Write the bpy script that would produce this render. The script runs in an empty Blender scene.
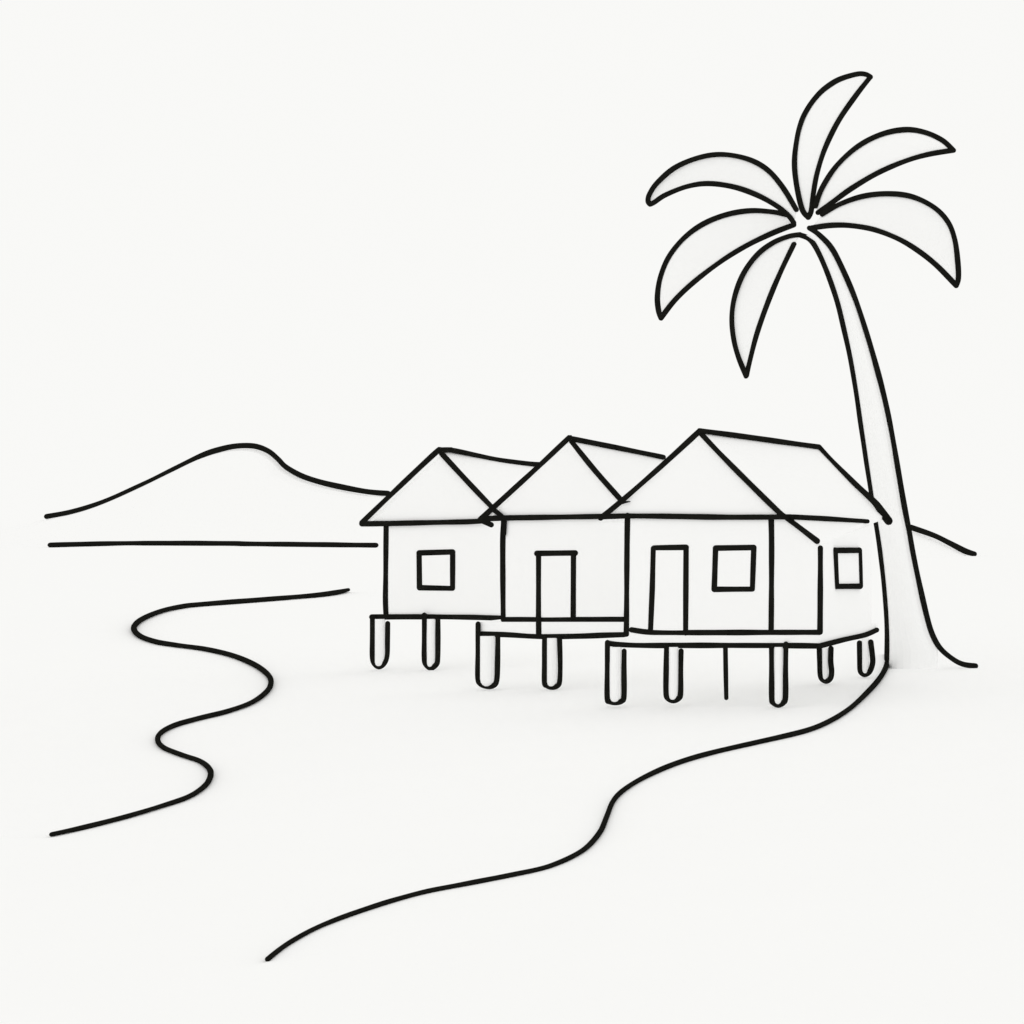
import bpy, bmesh, math, random
from mathutils import Vector
from mathutils.geometry import intersect_ray_tri

random.seed(7)
S = bpy.context.scene
C = S.collection

# ------------------------------------------------------------------ camera model
H = 3.8            # eye height (m)
F = 1600.0         # focal length in pixels
VX, VY = 1216.0, 536.0   # vanishing point of everything that runs straight away from the eye
INK = 2.85          # half width of a pen stroke, in pixels at its own distance

cam = bpy.data.cameras.new('camera')
co = bpy.data.objects.new('camera', cam)
C.objects.link(co)
co.location = (0, 0, H)
co.rotation_euler = (math.radians(90), 0, 0)
cam.sensor_width = 36
cam.lens = F * 36 / 1024
cam.shift_x = (512 - VX) / 1024
cam.shift_y = (VY - 512) / 1024
cam.clip_start = 0.1
cam.clip_end = 60000
S.camera = co
EYE = Vector((0, 0, H))


def at(px, py, k):
    """point at depth F*k*H"""
    return Vector(((px - VX) * k * H, F * k * H, H - (py - VY) * k * H))


def depth(k):
    """flat upright surface facing the eye; ink lies 3 mm proud of it"""
    k *= 0.9999
    return lambda px, py: (at(px, py, k), k, Vector((0, -1, 0)))


def side(X):
    """upright surface running straight away from the eye, X in metres"""
    def f(px, py):
        k = X / ((px - VX) * H)
        return at(px, py, k) + Vector((0.02, 0, 0)), k, None
    return f


def ground(px, py):
    """a pen stroke lying on the ground"""
    k = 1.0 / (py - VY + INK * 0.9)
    return at(px, py, k), k, None


def on_tris(tris):
    def f(px, py):
        d = at(px, py, 1.0) - EYE
        for clip in (True, False):
            for a, b, c in tris:
                p = intersect_ray_tri(a, b, c, d, EYE, clip)
                if p:
                    p = EYE + (p - EYE) * 0.9975
                    return p, p.y / (F * H), None
    return f


# ------------------------------------------------------------------ materials
def material(name, lo, hi, scale, rough=1.0):
    m = bpy.data.materials.new(name)
    m.use_nodes = True
    nt = m.node_tree
    nt.nodes.clear()
    out = nt.nodes.new('ShaderNodeOutputMaterial')
    bs = nt.nodes.new('ShaderNodeBsdfDiffuse')
    bs.inputs['Roughness'].default_value = 0.0
    tc = nt.nodes.new('ShaderNodeTexCoord')
    no = nt.nodes.new('ShaderNodeTexNoise')
    no.inputs['Scale'].default_value = scale
    no.inputs['Detail'].default_value = 4
    cr = nt.nodes.new('ShaderNodeValToRGB')
    cr.color_ramp.elements[0].position = 0.3
    cr.color_ramp.elements[1].position = 0.7
    cr.color_ramp.elements[0].color = (*lo, 1)
    cr.color_ramp.elements[1].color = (*hi, 1)
    nt.links.new(tc.outputs['Object'], no.inputs['Vector'])
    nt.links.new(no.outputs['Fac'], cr.inputs['Fac'])
    nt.links.new(cr.outputs['Color'], bs.inputs['Color'])
    nt.links.new(bs.outputs['BSDF'], out.inputs['Surface'])
    return m


PAPER = material('paper_white', (0.995, 0.995, 0.994), (0.999, 0.999, 0.998), 0.7)
BLACK = material('ink_black', (0.0085, 0.0085, 0.0072), (0.0125, 0.0125, 0.0105), 2.5)


# ------------------------------------------------------------------ mesh helpers
def catmull(pts, n=8):
    out = []
    P = [pts[0]] + list(pts) + [pts[-1]]
    for i in range(1, len(P) - 2):
        p0, p1, p2, p3 = P[i - 1], P[i], P[i + 1], P[i + 2]
        for j in range(n):
            t = j / n
            out.append(tuple(0.5 * (2 * b + (c - a) * t + (2 * a - 5 * b + 4 * c - d) * t * t
                                    + (3 * b - a - 3 * c + d) * t ** 3)
                             for a, b, c, d in zip(p0, p1, p2, p3)))
    out.append(tuple(pts[-1]))
    return out


def resample(pts, n):
    L = [0]
    for a, b in zip(pts, pts[1:]):
        L.append(L[-1] + math.dist(a, b))
    out = []
    j = 0
    for i in range(n):
        s = L[-1] * i / (n - 1)
        while j < len(pts) - 2 and L[j + 1] < s:
            j += 1
        t = (s - L[j]) / max(L[j + 1] - L[j], 1e-9)
        out.append(tuple(a + (b - a) * t for a, b in zip(pts[j], pts[j + 1])))
    return out


class MB:
    def __init__(self):
        self.v, self.f, self.m, self.s = [], [], [], []

    def add(self, verts, faces, mat=0, smooth=False):
        o = len(self.v)
        self.v += [Vector(p) for p in verts]
        for f in faces:
            self.f.append(tuple(i + o for i in f))
            self.m.append(mat)
            self.s.append(smooth)

    def prism(self, a, b, mat=0):
        """closed solid between two matching rings of points"""
        n = len(a)
        fs = [tuple(range(n)), tuple(range(2 * n - 1, n - 1, -1))]
        for i in range(n):
            j = (i + 1) % n
            fs.append((i, i + n, j + n, j))
        self.add(list(a) + list(b), fs, mat)

    def extrude(self, ring, vec, mat=0):
        self.prism(ring, [p + Vector(vec) for p in ring], mat)

    def tube(self, pts, rad, mat=1, sides=12, nor=None, flat=1.0):
        P = [pts[0]]
        R = [rad[0]]
        for p, r in zip(pts[1:], rad[1:]):
            if (p - P[-1]).length > 1e-5:
                P.append(p)
                R.append(r)
        n = len(P)
        if n < 2:
            return
        T = []
        for i in range(n):
            t = (P[min(i + 1, n - 1)] - P[max(i - 1, 0)])
            T.append(t.normalized())
        rings = []
        u = T[0].orthogonal().normalized()
        frames = []
        for i in range(n):
            if nor:
                u = T[i].cross(nor[min(i, len(nor) - 1)]).normalized()
                frames.append((u.copy(), u.cross(T[i]) * flat))
            else:
                u = (u - T[i] * u.dot(T[i])).normalized()
                frames.append((u.copy(), T[i].cross(u)))
        # rounded start
        for a in (80, 50, 25):
            c, s = math.cos(math.radians(a)), math.sin(math.radians(a))
            rings.append((P[0] - T[0] * R[0] * s, frames[0], R[0] * c))
        for i in range(n):
            rings.append((P[i], frames[i], R[i]))
        for a in (25, 50, 80):
            c, s = math.cos(math.radians(a)), math.sin(math.radians(a))
            rings.append((P[-1] + T[-1] * R[-1] * s, frames[-1], R[-1] * c))
        vs, fs = [], []
        for c, (a, b), r in rings:
            for q in range(sides):
                th = 2 * math.pi * q / sides
                vs.append(c + a * r * math.cos(th) + b * r * math.sin(th))
        m = len(rings)
        for i in range(m - 1):
            for q in range(sides):
                q2 = (q + 1) % sides
                fs.append((i * sides + q, i * sides + q2, (i + 1) * sides + q2, (i + 1) * sides + q))
        fs.append(tuple(range(sides - 1, -1, -1)))
        fs.append(tuple(range((m - 1) * sides, m * sides)))
        self.add(vs, fs, mat, True)

    def stroke(self, px, proj, r=INK, smooth=True, close=False, flat=0.15):
        """a pen stroke: a round bead of ink lying on a real surface.
        px holds (x, y) or (x, y, half width)"""
        q = [(p[0], p[1], (p[2] if len(p) > 2 else r)) for p in px]
        if close:
            q.append(q[0])
        if smooth and len(q) > 2:
            q = catmull(q)
            runs = [q]
        else:
            runs = [[a, tuple((s + t) / 2 for s, t in zip(a, b)), b] for a, b in zip(q, q[1:])]
        for run in runs:
            P, R, NN = [], [], []
            ph = random.uniform(0, 6.28)
            s = 0
            for i, (x, y, w) in enumerate(run):
                p, k, nn = proj(x, y)
                if i:
                    s += math.dist(run[i - 1][:2], (x, y))
                tx = (x - VX) / F
                w2 = w * (1 + 0.05 * math.sin(s / 19 + ph) + 0.03 * math.sin(s / 7.3 + 2 * ph))
                P.append(p)
                NN.append(nn)
                R.append(w2 * k * H / (1 + 0.5 * (math.sqrt(1 + tx * tx) - 1)))
            self.tube(P, R, nor=NN if NN[0] else None, flat=flat)

    def build(self, name, parent=None, origin=Vector((0, 0, 0)), mats=None):
        me = bpy.data.meshes.new(name)
        me.from_pydata([v - origin for v in self.v], [], self.f)
        for mm in (mats or (PAPER, BLACK)):
            me.materials.append(mm)
        for p, mi, sm in zip(me.polygons, self.m, self.s):
            p.material_index = mi
            p.use_smooth = sm
        bm = bmesh.new()
        bm.from_mesh(me)
        bmesh.ops.recalc_face_normals(bm, faces=bm.faces)
        bm.to_mesh(me)
        bm.free()
        me.update()
        o = bpy.data.objects.new(name, me)
        C.objects.link(o)
        if parent:
            o.parent = parent
        else:
            o.location = origin
        return o


def thing(name, label, cat, loc, group=None):
    o = bpy.data.objects.new(name, None)
    C.objects.link(o)
    o.location = loc
    o.empty_display_size = 0.3
    o['label'] = label
    o['category'] = cat
    if group:
        o['group'] = group
    return o


def structure(o):
    o['kind'] = 'structure'
    return o


# ------------------------------------------------------------------ ground, water, beach
def sheet(mb, pts, z):
    bm = bmesh.new()
    vs = [bm.verts.new((p[0], p[1], z)) for p in pts]
    bm.faces.new(vs)
    bmesh.ops.triangulate(bm, faces=bm.faces[:])
    bm.verts.index_update()
    mb.add([v.co.copy() for v in bm.verts], [tuple(v.index for v in f.verts) for f in bm.faces], 0)
    bm.free()
    n = len(pts)
    mb.add([(p[0], p[1], z) for p in pts] + [(p[0], p[1], -0.05) for p in pts],
           [(i, (i + 1) % n, (i + 1) % n + n, i + n) for i in range(n)], 0)


WAVE = [(348.2, 589.8, 1.9), (336.7, 592.3), (317, 595), (278, 598.3), (239, 601.3), (200, 604.3), (182, 606.3), (161, 611),
        (142, 619), (133.9, 627.4), (139.3, 635.4), (155.7, 641.6), (177.6, 645.2), (205, 648.9), (232.3, 655.3),
        (254, 664.3), (267.3, 673.9), (271, 682.3), (266.5, 691.6), (251.4, 702.4), (226.8, 711.3), (199.5, 718),
        (174.9, 725), (161.2, 732.4), (157.7, 740), (164, 747.6), (183, 755.2), (199.5, 760.8), (208.8, 768),
        (210.6, 775.5), (205, 785.5), (188.6, 796.5), (161.2, 806), (125.7, 816.6), (84.7, 827), (51.9, 834.3)]
CURVE = [(887.2, 652), (887.3, 663), (880.6, 676.8), (867.5, 692), (849.4, 708.6), (827.5, 722), (802.5, 731.6),
         (758.8, 741.8), (715, 751.8), (677.5, 762.8), (646, 776.2), (624.4, 789.3), (613.4, 800.6), (607, 815.6),
         (600.5, 831), (588.5, 845.6), (574.5, 855.2), (555, 864), (537.4, 869.4), (508, 875.6), (469, 883.2), (428, 891),
         (396.5, 899.3), (367, 908.6), (338, 918.8), (314.5, 928.6), (293, 940.3), (279, 949.8), (267.8, 959)]

FAR = 9000
wave = [ground(x, y)[0] for x, y, _ in catmull([(p[0], p[1], 0) for p in WAVE], 4)]
curve = [ground(x, y)[0] for x, y, _ in catmull([(p[0], p[1], 0) for p in CURVE], 4)]
wave = [(p.x, p.y) for p in wave]
curve = [(p.x, p.y) for p in curve]
far = [at(430, 583, 1 / 47), at(560, 570, 1 / 34), at(800, 557, 1 / 21)]
far = [(p.x, p.y) for p in far] + [(200, 900), (4000, 6000)]
g = MB()
g.add([(-FAR, -FAR / 3, 0), (FAR, -FAR / 3, 0), (FAR, FAR, 0), (-FAR, FAR, 0)], [(0, 1, 2, 3)])
structure(g.build('ground'))
w = MB()
sheet(w, [*reversed(wave), *far, (-7000, 6000), (-7000, 60), (-700, wave[-1][1] - 4)], 0.004)
w.stroke(WAVE, ground, 2.7)
structure(w.build('water'))
b = MB()
sheet(b, [*curve, (curve[-1][0] - 3, -60), (80, -60), (80, curve[0][1])], 0.004)
b.stroke(CURVE, ground, 2.7)
structure(b.build('beach'))


# ------------------------------------------------------------------ hills
def ridge(name, crest, ink, k, D, foot=None, n=6):
    m = MB()
    pts = catmull(crest, n)
    rows = []
    NV = 20
    for x, y in pts:
        p = at(x, y, k)
        z = max(p.z, 0.0)
        z = max(z - 0.0015 * p.y, 0.0)
        rows.append([Vector((p.x, p.y + D * (2 * j / NV - 1),
                             z * math.cos(math.pi / 2 * (2 * j / NV - 1)) ** 2 - 0.0006 * p.y)) for j in range(NV + 1)])
    vs = [v for r in rows for v in r]
    fs = []
    W = NV + 1
    for i in range(len(rows) - 1):
        for j in range(NV):
            fs.append((i * W + j, (i + 1) * W + j, (i + 1) * W + j + 1, i * W + j + 1))
    m.add(vs, fs, 0, False)
    x0, x1 = ink[0][0], ink[-1][0]

    def crest_line(px, py):
        t = (px - x0) / (x1 - x0) if foot else 0
        kk = k * (0.9935 + 0.0055 * min(max(1.6 * t, 0), 1))
        return at(px, py, kk), kk, Vector((0, -1, 0))
    m.stroke(ink, crest_line, 3.0, flat=0.15)
    if foot:
        m.stroke(foot, ground, 2.75)
    return structure(m.build(name))


HILL = [(46.6, 516.5), (69, 512.3), (92.5, 506), (116, 497), (147, 482.6), (176.5, 467.9), (201.9, 455.4), (219.5, 449.5),
        (237, 446), (254.7, 446.2), (268.4, 451.2), (278, 459), (286, 467), (301.6, 475.8), (321, 482.3), (344.5, 487.6),
        (368, 491.8), (388, 493.4)]
ridge('hill', [(-160, 552), (-110, 544), (-60, 532)] + HILL + [(430, 505), (480, 530), (505, 546), (520, 552)], HILL, 0.125, 42,
      [(50.5, 545), (78.8, 544.2), (133.5, 543.2), (229, 543.4), (248.8, 543.8), (317, 544.6), (375.8, 545.2)])
HEAD = [(911, 527.4, 2.9), (933.8, 535.4, 2.9), (949.4, 543, 2.9), (965, 551, 3), (974.5, 554, 2.5)]
ridge('headland', [(680, 566), (700, 558), (760, 545), (820, 530), (880, 522)] + [p[:2] for p in HEAD] + [(1000, 555.5), (1030, 556)],
      HEAD, 0.05, 14)

# ------------------------------------------------------------------ huts
HUTS = 'huts on stilts in a row by the water'


def wall_panel(name, root, org, px, proj, out, closed=True, r=INK, skip=None):
    """door or window: a solid leaf with an ink-black frame as its sub-part"""
    ring = [proj(x, y)[0] for x, y in px]
    m = MB()
    o = Vector(out)
    m.prism([p + o * 0.003 for p in ring], [p - o * 0.03 for p in ring])
    leaf = m.build(name, root, org, (PAPER,))
    return leaf


def frame(leaf, org, strokes, proj, r=INK + 0.1):
    m = MB()
    for s in strokes:
        m.stroke(s, proj, r, smooth=False, flat=0.2)
    return m.build('frame', leaf, org)


def post(root, org, U, k, top=None):
    """stilt with a rounded foot; its outline runs down one side, round the foot and up the other"""
    m = MB()
    q = catmull(U, 6)
    low = max(p[1] for p in q)
    xl = min(p[0] for p in q)
    xr = max(p[0] for p in q)
    cx, hw = (U[0][0] + U[-1][0]) / 2, (xr - xl) / 2 - 3.0
    ytop = top if top else min(U[0][1], U[-1][1])
    ax = [(ytop - 1, 1.0), ((ytop + low) / 2, 1.0), (low - hw * 1.1, 1.0), (low - hw * 0.6, 0.9), (low - hw * 0.3, 0.72),
          (low - 0.6, 0.45)]
    xb = (xl + xr) / 2
    vs, fs = [], []
    n = 16
    for i, (y, s) in enumerate(ax):
        c = at(cx + (xb - cx) * i / (len(ax) - 1), y, k)
        for j in range(n):
            th = 2 * math.pi * j / n
            vs.append(c + Vector((math.cos(th), math.sin(th), 0)) * hw * s * k * H)
    for i in range(len(ax) - 1):
        for j in range(n):
            j2 = (j + 1) % n
            fs.append((i * n + j, i * n + j2, (i + 1) * n + j2, (i + 1) * n + j))
    fs.append(tuple(range(n - 1, -1, -1)))
    fs.append(tuple(range((len(ax) - 1) * n, len(ax) * n)))
    m.add(vs, fs, 0, False)
    m.stroke(U, depth(k * 0.9985), 2.8)
    return m.build('post', root, org)


def slab(m, a, b, c, d, t=0.1):
    """roof slope: ridge front, ridge back, eave back, eave front"""
    top = [a, b, c, d]
    m.add(top + [p - Vector((0, 0, t)) for p in top],
          [(0, 1, 2), (0, 2, 3), (4, 6, 5), (4, 7, 6), (0, 4, 5, 1), (1, 5, 6, 2), (2, 6, 7, 3), (3, 7, 4, 0)])


def hut(label, kf, kb, wl, wr, floor_y, eave_y, peak, eave_l, eave_r, ridge_back, eave_rb=None, wall_ring=None,
        kback_wall=None, back_top=None):
    """shared carcass of a hut, returns root, origin and the planes the pen strokes lie on"""
    kw = kf * 1.001
    org = at((wl + wr) / 2, VY + 1 / kf, kf)
    org.z = 0
    org.y = F * H * (kf + kb) / 2
    root = thing('stilt_hut', label, 'hut', org, HUTS)
    # walls: body up to the eaves and a gable at each end
    m = MB()
    ybk = F * H * (kback_wall or kb * 0.985)
    ring = wall_ring or [(wl, floor_y + 3), (wl, eave_y), (wr, eave_y), (wr, floor_y + 3)]
    R = [at(x, y, kw) for x, y in ring]
    R2 = [Vector((p.x, ybk, p.z)) for p in R]
    if back_top:      # the side wall climbs with the eave towards the back
        R2[back_top[0]].z = at(0, back_top[1], ybk / (F * H)).z
    m.prism(R, R2)
    gl, gr, gp = at(eave_l[0] + 9, eave_y - 0.5, kw), at(eave_r[0] - 9, eave_y - 0.5, kw), at(peak[0], peak[1] + 4, kw)
    gr = at(peak[0] + (eave_r[0] - peak[0]) * (eave_y - peak[1]) / (eave_r[1] - peak[1]) - 8, eave_y - 0.5, kw)
    m.extrude([gl, gp, gr], (0, 0.12, 0))
    # roof
    r = MB()
    kr = kf * 0.9995
    A, E, G = at(*peak, kr), at(*eave_l, kr), at(*eave_r, kr)
    B = at(*ridge_back, kb)
    dx = B.x - A.x
    E2 = Vector((E.x + dx, B.y, E.z + 0.5 * (B.z - A.z)))
    G2 = at(*eave_rb, kb) if eave_rb else Vector((G.x + dx, B.y, G.z + 0.5 * (B.z - A.z)))
    slab(r, A, B, E2, E)
    slab(r, A, B, G2, G)
    # gable at the back
    bl = E2.lerp(B, 0.08) - Vector((0, 0.25, 0.12))
    br = G2.lerp(B, 0.08) - Vector((0, 0.25, 0.12))
    bp = B - Vector((0, 0.25, 0.14))
    m.extrude([bl, bp, br], (0, 0.1, 0))
    return root, org, m, r, kw, kr, (A, B, G2, G)


# ---- farthest hut, on the left
kf = 1 / (670 - VY)
kb = 0.0087
root, org, m, r, kw, kr, q = hut('farthest and smallest stilt hut, with one square window and no door', kf, kb, 386, 508, 616, 524.5,
                                 (441.5, 450.5), (361, 523.5), (509, 524), (541, 465))
m.stroke([(386.1, 525), (385.6, 580), (385.4, 600), (386, 615.5)], depth(kw))
m.build('wall', root, org)
r.stroke([(361.8, 523.8), (388.8, 523.5), (427.9, 522.6), (474.8, 521.5), (484, 520)], depth(kr))
r.stroke([(361.8, 522.6), (400, 486), (435.7, 452.6), (441, 450.2), (451.3, 449.8)], depth(kr), smooth=True)
r.stroke([(441.6, 453.5), (467, 481), (493.3, 508.6), (497, 512)], depth(kr))
tris = [(q[0], q[1], q[2]), (q[0], q[2], q[3])]
kk = [(445, 450.2), (453, 450.3), (476.7, 455.3), (500, 460.2), (527.5, 463.7), (540, 464.6)]
A, B = q[0], q[1]


def along(A, B, x0, x1):
    ka, kb_ = A.y / (F * H), B.y / (F * H)
    def f(px, py):
        t = min(max((px - x0) / (x1 - x0), 0), 1)
        # perspective: interpolate 1/k
        k = 1 / ((1 - t) / ka + t / kb_)
        k *= 0.9965
        return at(px, py, k), k, None
    return f


r.stroke(kk, along(A, B, 441.5, 541), 2.7)
r.build('roof', root, org)
d = MB()
P = [at(371.5, 615, kf), at(505, 616, kf), at(505, 619.5, kf), at(371.5, 618.5, kf)]
d.prism(P, [Vector((p.x, F * H * kb, p.z)) for p in P])
d.stroke([(371.8, 617), (424, 616.8), (470, 617.3), (500.4, 618.2), (504, 619)], depth(kf))
d.build('deck', root, org)
wp = [(419.2, 553), (452.6, 552), (452.5, 588.3), (419.6, 587.6)]
lf = wall_panel('window', root, org, wp, depth(kw), (0, -1, 0))
frame(lf, org, [wp + wp[:1]], depth(kw))
post(root, org, [(372.6, 617), (372.4, 640), (372.3, 656), (373.8, 663), (378.6, 667), (384, 664), (387.1, 656), (387.5, 640), (387.7, 623.5)], kf, 620)
post(root, org, [(424.4, 615), (424.2, 640), (424.2, 657), (425.6, 664), (431, 668), (436.6, 664), (437.7, 657), (437.9, 640), (437.9, 620)], kf, 620)

# ---- middle hut
kf = 1 / (689.8 - VY)
kb = 0.0076
root, org, m, r, kw, kr, q = hut('middle stilt hut of the row, with a single door and no window', kf, kb, 503, 634, 620, 519,
                                 (569, 438.5), (480.5, 519), (638, 519), (664, 458))
m.stroke([(503.9, 519.5), (502.8, 539), (502.8, 580), (503.2, 619)], depth(kw))
m.stroke([(503.9, 521, 3.2), (503.3, 534, 3.2)], depth(kw * 0.999))
m.stroke([(503.3, 619.6), (560, 619.6), (624.5, 619.6)], depth(kw))
m.build('wall', root, org)
r.stroke([(480, 519.6), (489.3, 518.6), (508.8, 517.9), (547.9, 517.3), (600.6, 516.4)], depth(kr))
r.stroke([(480.2, 519.4), (493, 507.9), (538, 466.8), (567.4, 439.2), (568.5, 438.8)], depth(kr))
r.stroke([(571.5, 441.5), (594.8, 470.3), (621, 500)], depth(kr))
r.stroke([(481, 520.3), (491.3, 524.8)], depth(kr))
r.stroke([(494, 510), (499, 514), (503, 517.5)], depth(kr), 2.5)
r.stroke([(569, 438.4, 2.6), (577, 439.8, 2.8), (620, 448.3, 2.8), (659, 456.3, 2.7), (663, 457.2, 2.6)], along(q[0], q[1], 569, 664))
r.build('roof', root, org)
d = MB()
P = [at(478.5, 622, kf), at(628, 622, kf), at(628, 635, kf), at(478.5, 634.5, kf)]
d.prism(P, [Vector((p.x, F * H * kb, p.z)) for p in P])
d.stroke([(479, 633.9), (506, 634.7), (539.5, 636.6), (578.6, 636.2), (606, 635.2), (627, 634.6)], depth(kf))
d.stroke([(626.4, 614), (626.2, 635)], depth(kf))
d.build('deck', root, org)
dp = [(538.7, 553.6), (573.4, 553), (573.2, 621), (538.7, 621)]
lf = wall_panel('door', root, org, dp, depth(kw), (0, -1, 0))
frame(lf, org, [[(537, 553.5), (575.2, 553)], [(538.7, 554), (538.6, 621)], [(573.4, 554), (573.1, 621)]], depth(kw))
frame(lf, org, [[(538.6, 619), (538.7, 635)]], depth(kf))
post(root, org, [(478.1, 624), (477.9, 650), (477.8, 677), (480.4, 683.8), (487, 686.4), (493.4, 685.6), (496.8, 680), (497.6, 660), (497.9, 637)], kf, 637)
post(root, org, [(544.8, 638), (544.6, 660), (544.5, 682), (547, 685.6), (552.2, 687.2), (557.4, 685.8), (559.7, 681), (560.2, 664), (559.6, 639)], kf, 639)

# ---- nearest hut, on the right
kf = 1 / (707.6 - VY)
kb = 0.0069
XS = (820.3 - VX) * kf * 1.001 * H
root, org, m, r, kw, kr, q = hut('largest and nearest stilt hut, beside the palm, with a door and two windows', kf, kb, 627, 820.3, 632,
                                 518, (700, 431.5), (600, 518), (816, 539.5), (819, 447), eave_rb=(884, 515.5),
                                 wall_ring=[(627, 641), (627, 518), (786, 520), (820.3, 544.5), (820.3, 641)], back_top=(3, 524.5), kback_wall=XS / ((871.5 - VX) * H))
m.stroke([(627.5, 515.5), (627, 545), (626.6, 600), (626.4, 634.2)], depth(kw))
m.stroke([(771.2, 520), (771.6, 545), (771.4, 600), (771.1, 632)], depth(kw))
m.stroke([(820.4, 548), (820.4, 575), (820.2, 610), (820, 632)], depth(kw))
m.stroke([(631.5, 629.8), (645, 631.8), (660.6, 632.5), (700, 632.6), (770, 632.4), (819.6, 632.3)], depth(kw))
m.build('wall', root, org)
r.stroke([(600.6, 518), (622, 500.6), (662, 465.5), (699.6, 431)], depth(kr))
r.stroke([(700.5, 433), (720.6, 454.4), (748, 482), (777.3, 510.6), (787, 518.2), (802, 529.4, 2.8), (817, 541, 3.4)], depth(kr))
r.stroke([(600.6, 516.8), (627, 516), (668, 516.3), (728, 517.2), (784, 517), (791, 517.1)], depth(kr))
r.stroke([(622, 503, 1.4), (626, 502, 1.1), (630, 501.6, 0.5)], depth(kr * 0.9995))
r.stroke([(699.5, 430.6), (740, 436), (779, 441.5), (819, 447)], along(q[0], q[1], 700, 819))
r.stroke([(819, 447, 2.8), (833.8, 463, 2.8), (857, 485.6, 2.8), (874.8, 502.4, 3.2), (881.5, 511.5, 4.0), (888.6, 521, 4.4)], depth(kb * 0.995))
slope = on_tris([(q[0], q[1], q[2]), (q[0], q[2], q[3])])
r.stroke([(791, 517.2), (798.6, 517.4), (833.8, 519.3), (867.5, 521.4, 2.3)], slope)
r.build('roof', root, org)
d = MB()
P = [at(608, 640, kf), at(820, 638, kf), at(820, 645.5, kf), at(608, 645.5, kf)]
kd = (P[1].x / H) / (878 - VX)
d.prism(P, [Vector((p.x, F * H * kd, p.z)) for p in P])
d.stroke([(608.6, 643.4), (620, 644.6), (645, 645.5), (700, 645.4), (784, 645.6), (819.5, 646)], depth(kf))
d.stroke([(819.5, 645.8), (843.6, 639.6), (864, 635, 2.7), (876, 630, 2.5)], side(P[1].x))
d.build('deck', root, org)
dp = [(653.5, 548), (686, 547.4), (685.6, 632.4), (650.6, 632.4)]
lf = wall_panel('door', root, org, dp, depth(kw), (0, -1, 0))
frame(lf, org, [[(654, 547.9), (686, 547.4)], [(653.4, 548.4), (652.4, 589)], [(652.4, 589), (650.6, 631.5)], [(686, 548), (685.5, 633)]], depth(kw))
wp = [(715.7, 548.2), (753.7, 547.6), (752.3, 589), (714.4, 589.2)]
lf = wall_panel('window', root, org, wp, depth(kw), (0, -1, 0))
frame(lf, org, [wp + wp[:1]], depth(kw))
wp = [(833.9, 550.4), (858.2, 550.3), (859.2, 586.2), (835.6, 586.4)]
lf = wall_panel('window', root, org, wp, side(XS), (1, 0, 0))
lf['label'] = 'narrow window in the side wall'
frame(lf, org, [wp + wp[:1]], side(XS), 3.05)
post(root, org, [(607.5, 642.5), (607.2, 670), (607.2, 698), (609.5, 701.5), (616, 702.6), (621.8, 701), (624, 696), (624, 670), (624.2, 651)], kf, 648)
post(root, org, [(666.5, 647), (666.1, 670), (666, 693), (668, 698.4), (673.3, 700.6), (678.6, 698.4), (680.6, 693), (680.8, 670), (681.1, 651)], kf, 648)
th = MB()
th.stroke([(725.4, 646), (725.8, 672), (726.3, 698)], depth(kf), 2.5)
o = th.build('post', root, org)
o['label'] = 'thin bare pole under the deck'
post(root, org, [(771.5, 646), (771.6, 670), (771.7, 698), (773.2, 702.6), (778.2, 705), (783.4, 702.6), (785.5, 697), (785.6, 670), (785.9, 644)], kf, 648)
post(root, org, [(819.2, 647), (819.6, 662), (820, 674), (822, 679.2), (826.6, 681.2), (830.6, 678), (831.6, 671), (830.7, 661), (831, 648.5)], 1 / (684.2 - VY), 648.5)
post(root, org, [(859.5, 643), (859.6, 657), (859.8, 669), (861.4, 673), (865.2, 674.6), (869.8, 671.4), (872.6, 663), (872.2, 654), (870.8, 642)], 1 / (677.6 - VY), 637)

# ------------------------------------------------------------------ palm
kp = 1 / (668 - VY)
root_loc = at(912, 668, kp)
root_loc.z = 0
palm = thing('palm_tree', 'tall leaning palm with six curved fronds behind the nearest hut', 'palm tree', root_loc)
TL = [(799.5, 234.8), (809.3, 239), (817, 249.8), (826.9, 272), (836.8, 300), (844.5, 330.9), (851.3, 363), (857, 397), (862.2, 432),
      (871.5, 494), (875.7, 520), (881, 554.7), (885.3, 596.9), (887.2, 632.8), (887, 659)]
TR = [(809.3, 228), (819, 234.6), (830.8, 246.9), (840.5, 264.5), (854.2, 296), (866, 330.9), (875.7, 364), (884.3, 397), (892, 434),
      (903.3, 500), (909.2, 531), (913.4, 554.7), (919.9, 586), (926.7, 615.6), (932.4, 634.4), (940.4, 648.4), (952.5, 658.8),
      (963, 664.2), (975.5, 666)]
t = MB()
cl, cr = catmull(TL, 6), catmull(TR, 6)


def x_at(c, y):
    best = None
    for (x0, y0), (x1, y1) in zip(c, c[1:]):
        if y0 <= y <= y1:
            return x0 + (x1 - x0) * (y - y0) / max(y1 - y0, 1e-6)
    return c[0][0] if y < c[0][1] else c[-1][0]


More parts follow.
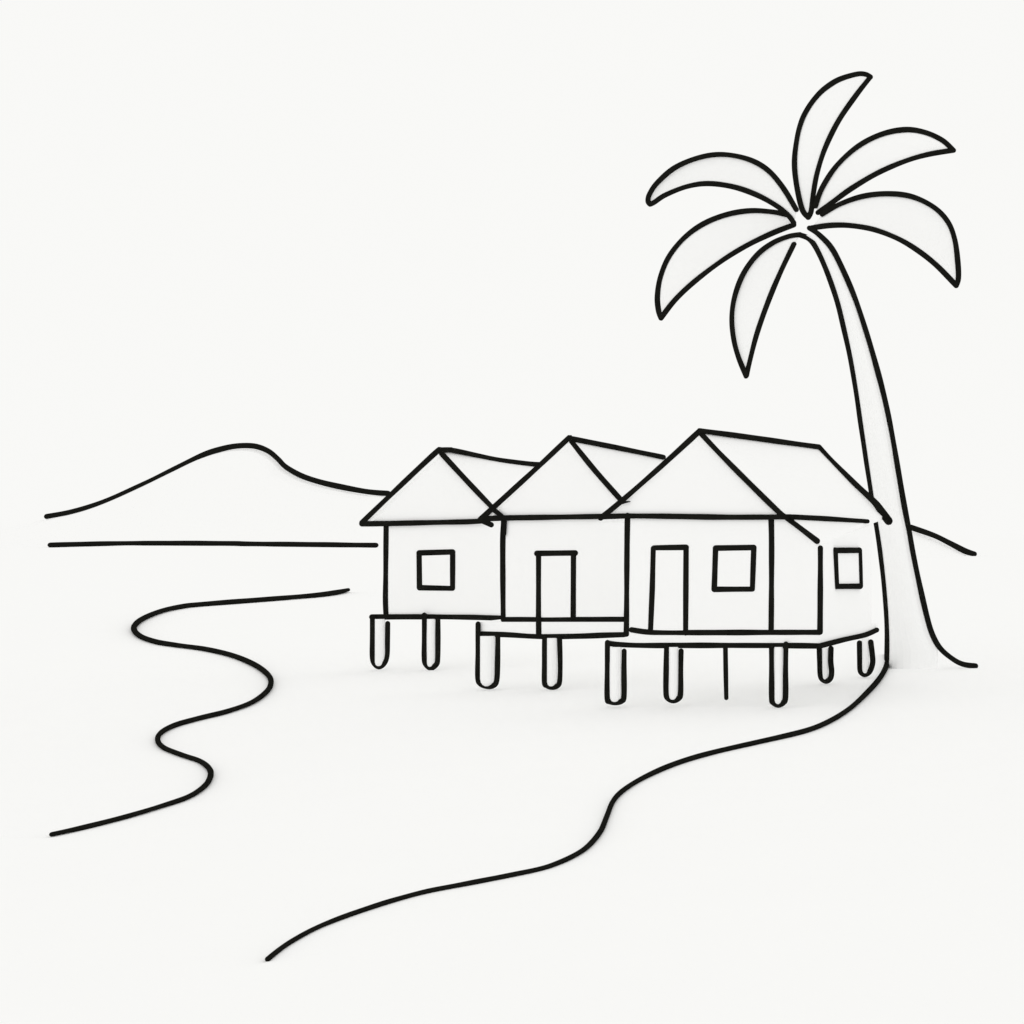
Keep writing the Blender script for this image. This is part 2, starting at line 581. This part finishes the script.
vs, fs = [], []
ys = [236 + (668 - 236) * i / 70 for i in range(71)]
n = 20
for y in ys:
    xl, xr = x_at(cl, y) + 2.1, min(x_at(cr, min(y, 664)), 940) - 2.1
    c, hw = at((xl + xr) / 2, y, kp), (xr - xl) / 2 * kp * H
    for j in range(n):
        a = 2 * math.pi * j / n
        vs.append(c + Vector((math.cos(a) * hw, math.sin(a) * min(hw, 0.42), 0)))
for i in range(len(ys) - 1):
    for j in range(n):
        j2 = (j + 1) % n
        fs.append((i * n + j, i * n + j2, (i + 1) * n + j2, (i + 1) * n + j))
fs.append(tuple(range(n - 1, -1, -1)))
fs.append(tuple(range((len(ys) - 1) * n, len(ys) * n)))
t.add(vs, fs, 0, False)
t.stroke(TL, depth(kp * 0.9975), 2.8)
t.stroke(TR, depth(kp * 0.9975), 2.8)
t.build('trunk', palm, root_loc)

FRONDS = [
    ([(796.3, 209.6), (782.6, 187), (767, 169.4), (747.4, 158.9), (722, 154.4), (698.6, 157.7), (675, 167.6), (657.4, 182.6),
      (649.6, 194), (648, 201), (650, 204.2)],
     [(650, 204.2), (654, 202.4), (665.4, 195), (686.9, 186.6), (708.4, 183.6), (733.8, 187), (757.2, 195.2), (776.7, 206), (788.4, 215.6), (793.8, 222.8)], -0.04),
    ([(785.5, 214.4), (772.8, 211.9), (751.3, 210.6), (727.9, 214.2), (704.5, 223.2), (685, 237), (669.3, 255.9), (660.5, 276.5),
      (657.4, 295.7), (658.4, 310), (661, 318)],
     [(661, 318), (675, 300), (694.7, 281.4), (722, 260.7), (747.4, 245.2), (772.8, 233), (794, 224.8)], 0.03),
    ([(800, 234.6), (788.4, 236.4), (772.8, 242.8), (757.2, 254.7), (743.5, 273.4), (734.9, 295.7), (731.8, 317), (733.6, 338.7),
      (738.6, 357.6), (746.4, 376.2)],
     [(746.4, 376.2), (749.6, 362), (757.2, 332.8), (768.9, 299.8), (780.6, 272), (794, 244)], -0.06),
    ([(808.2, 217.4), (802, 209), (796.5, 185), (794.4, 161.6), (797, 138), (801.5, 121), (807.5, 108.8), (815.2, 98), (824.5, 88.7), (838.6, 79.7), (856, 74.3),
      (865, 74.3), (870.4, 77)],
     [(870.4, 77), (856, 95.4), (838.6, 120.7), (825.2, 148), (817.2, 173), (813.2, 194.8), (811.2, 211), (808.2, 217.4)], 0.04),
    ([(815.3, 206), (822, 188), (836.6, 165.7), (858, 146.2), (881.6, 134.2), (905, 129.6), (924.5, 132.2), (942, 140), (953.4, 150.2)],
     [(953.4, 150.2), (928.4, 154.4), (905, 161.2), (877.7, 173), (852.3, 188), (834.7, 200.6), (818, 212.6)], 0.02),
    ([(822, 214.2), (840.5, 203.8), (864, 196), (889.4, 193.7), (912.8, 196.9), (934.3, 207.5), (948, 222), (954.8, 239.7),
      (957.8, 262), (958.4, 278), (956.2, 285.6)],
     [(956.2, 285.6), (936.3, 265.2), (916.7, 249.8), (897.2, 238.4), (873.8, 229.6), (850.3, 225.6), (830.8, 225.4), (811.3, 228)], -0.04),
]
for up, lo, tilt in FRONDS:
    m = MB()
    N = 30
    U, L = resample(catmull(up), N), resample(list(reversed(catmull(lo))), N)
    tip = up[-1]
    base = Vector((806, 224))
    reach = math.dist(base, tip)

    def proj(px, py, tilt=tilt, reach=reach):
        s = min(math.dist((px, py), (806, 224)) / reach, 1.2)
        k = kp * (1 + tilt * s ** 1.3)
        return at(px, py, k), k, Vector((0, -1, 0))

    def edge_proj(px, py, proj=proj):
        p, k, n = proj(px, py)
        return EYE + (p - EYE) * 0.9993, k, n
    NW = 6
    vs, fs = [], []
    for sgn in (0, 1):
        for i in range(N):
            for j in range(NW + 1):
                u = j / NW
                x = U[i][0] + (L[i][0] - U[i][0]) * u
                y = U[i][1] + (L[i][1] - U[i][1]) * u
                p = proj(x, y)[0]
                wd = math.dist(U[i], L[i]) * kp * H
                bulge = 0.012 * wd * (1 - abs(2 * u - 1))
                vs.append(p + Vector((0, -bulge + sgn * 0.05, 0)))
    W = NW + 1
    o2 = N * W
    for i in range(N - 1):
        for j in range(NW):
            a = i * W + j
            fs.append((a, a + 1, a + W + 1, a + W))
            fs.append((o2 + a, o2 + a + W, o2 + a + W + 1, o2 + a + 1))
    for i in range(N - 1):
        for j in (0, NW):
            a = i * W + j
            fs.append((a, a + W, o2 + a + W, o2 + a))
    m.add(vs, fs, 0, False)
    m.stroke(up, edge_proj, 2.75)
    m.stroke(lo, edge_proj, 2.75)
    m.build('frond', palm, root_loc)

# ------------------------------------------------------------------ light: an even, blank white sky
wd = bpy.data.worlds.new('World')
S.world = wd
wd.use_nodes = True
bg = wd.node_tree.nodes['Background']
bg.inputs['Color'].default_value = (0.945, 0.944, 0.927, 1)
bg.inputs['Strength'].default_value = 1.0

S.view_settings.view_transform = 'Standard'
S.view_settings.look = 'None'
S.view_settings.exposure = 0
S.view_settings.gamma = 1
S.render.engine = 'CYCLES'
S.cycles.max_bounces = 96
S.cycles.diffuse_bounces = 96
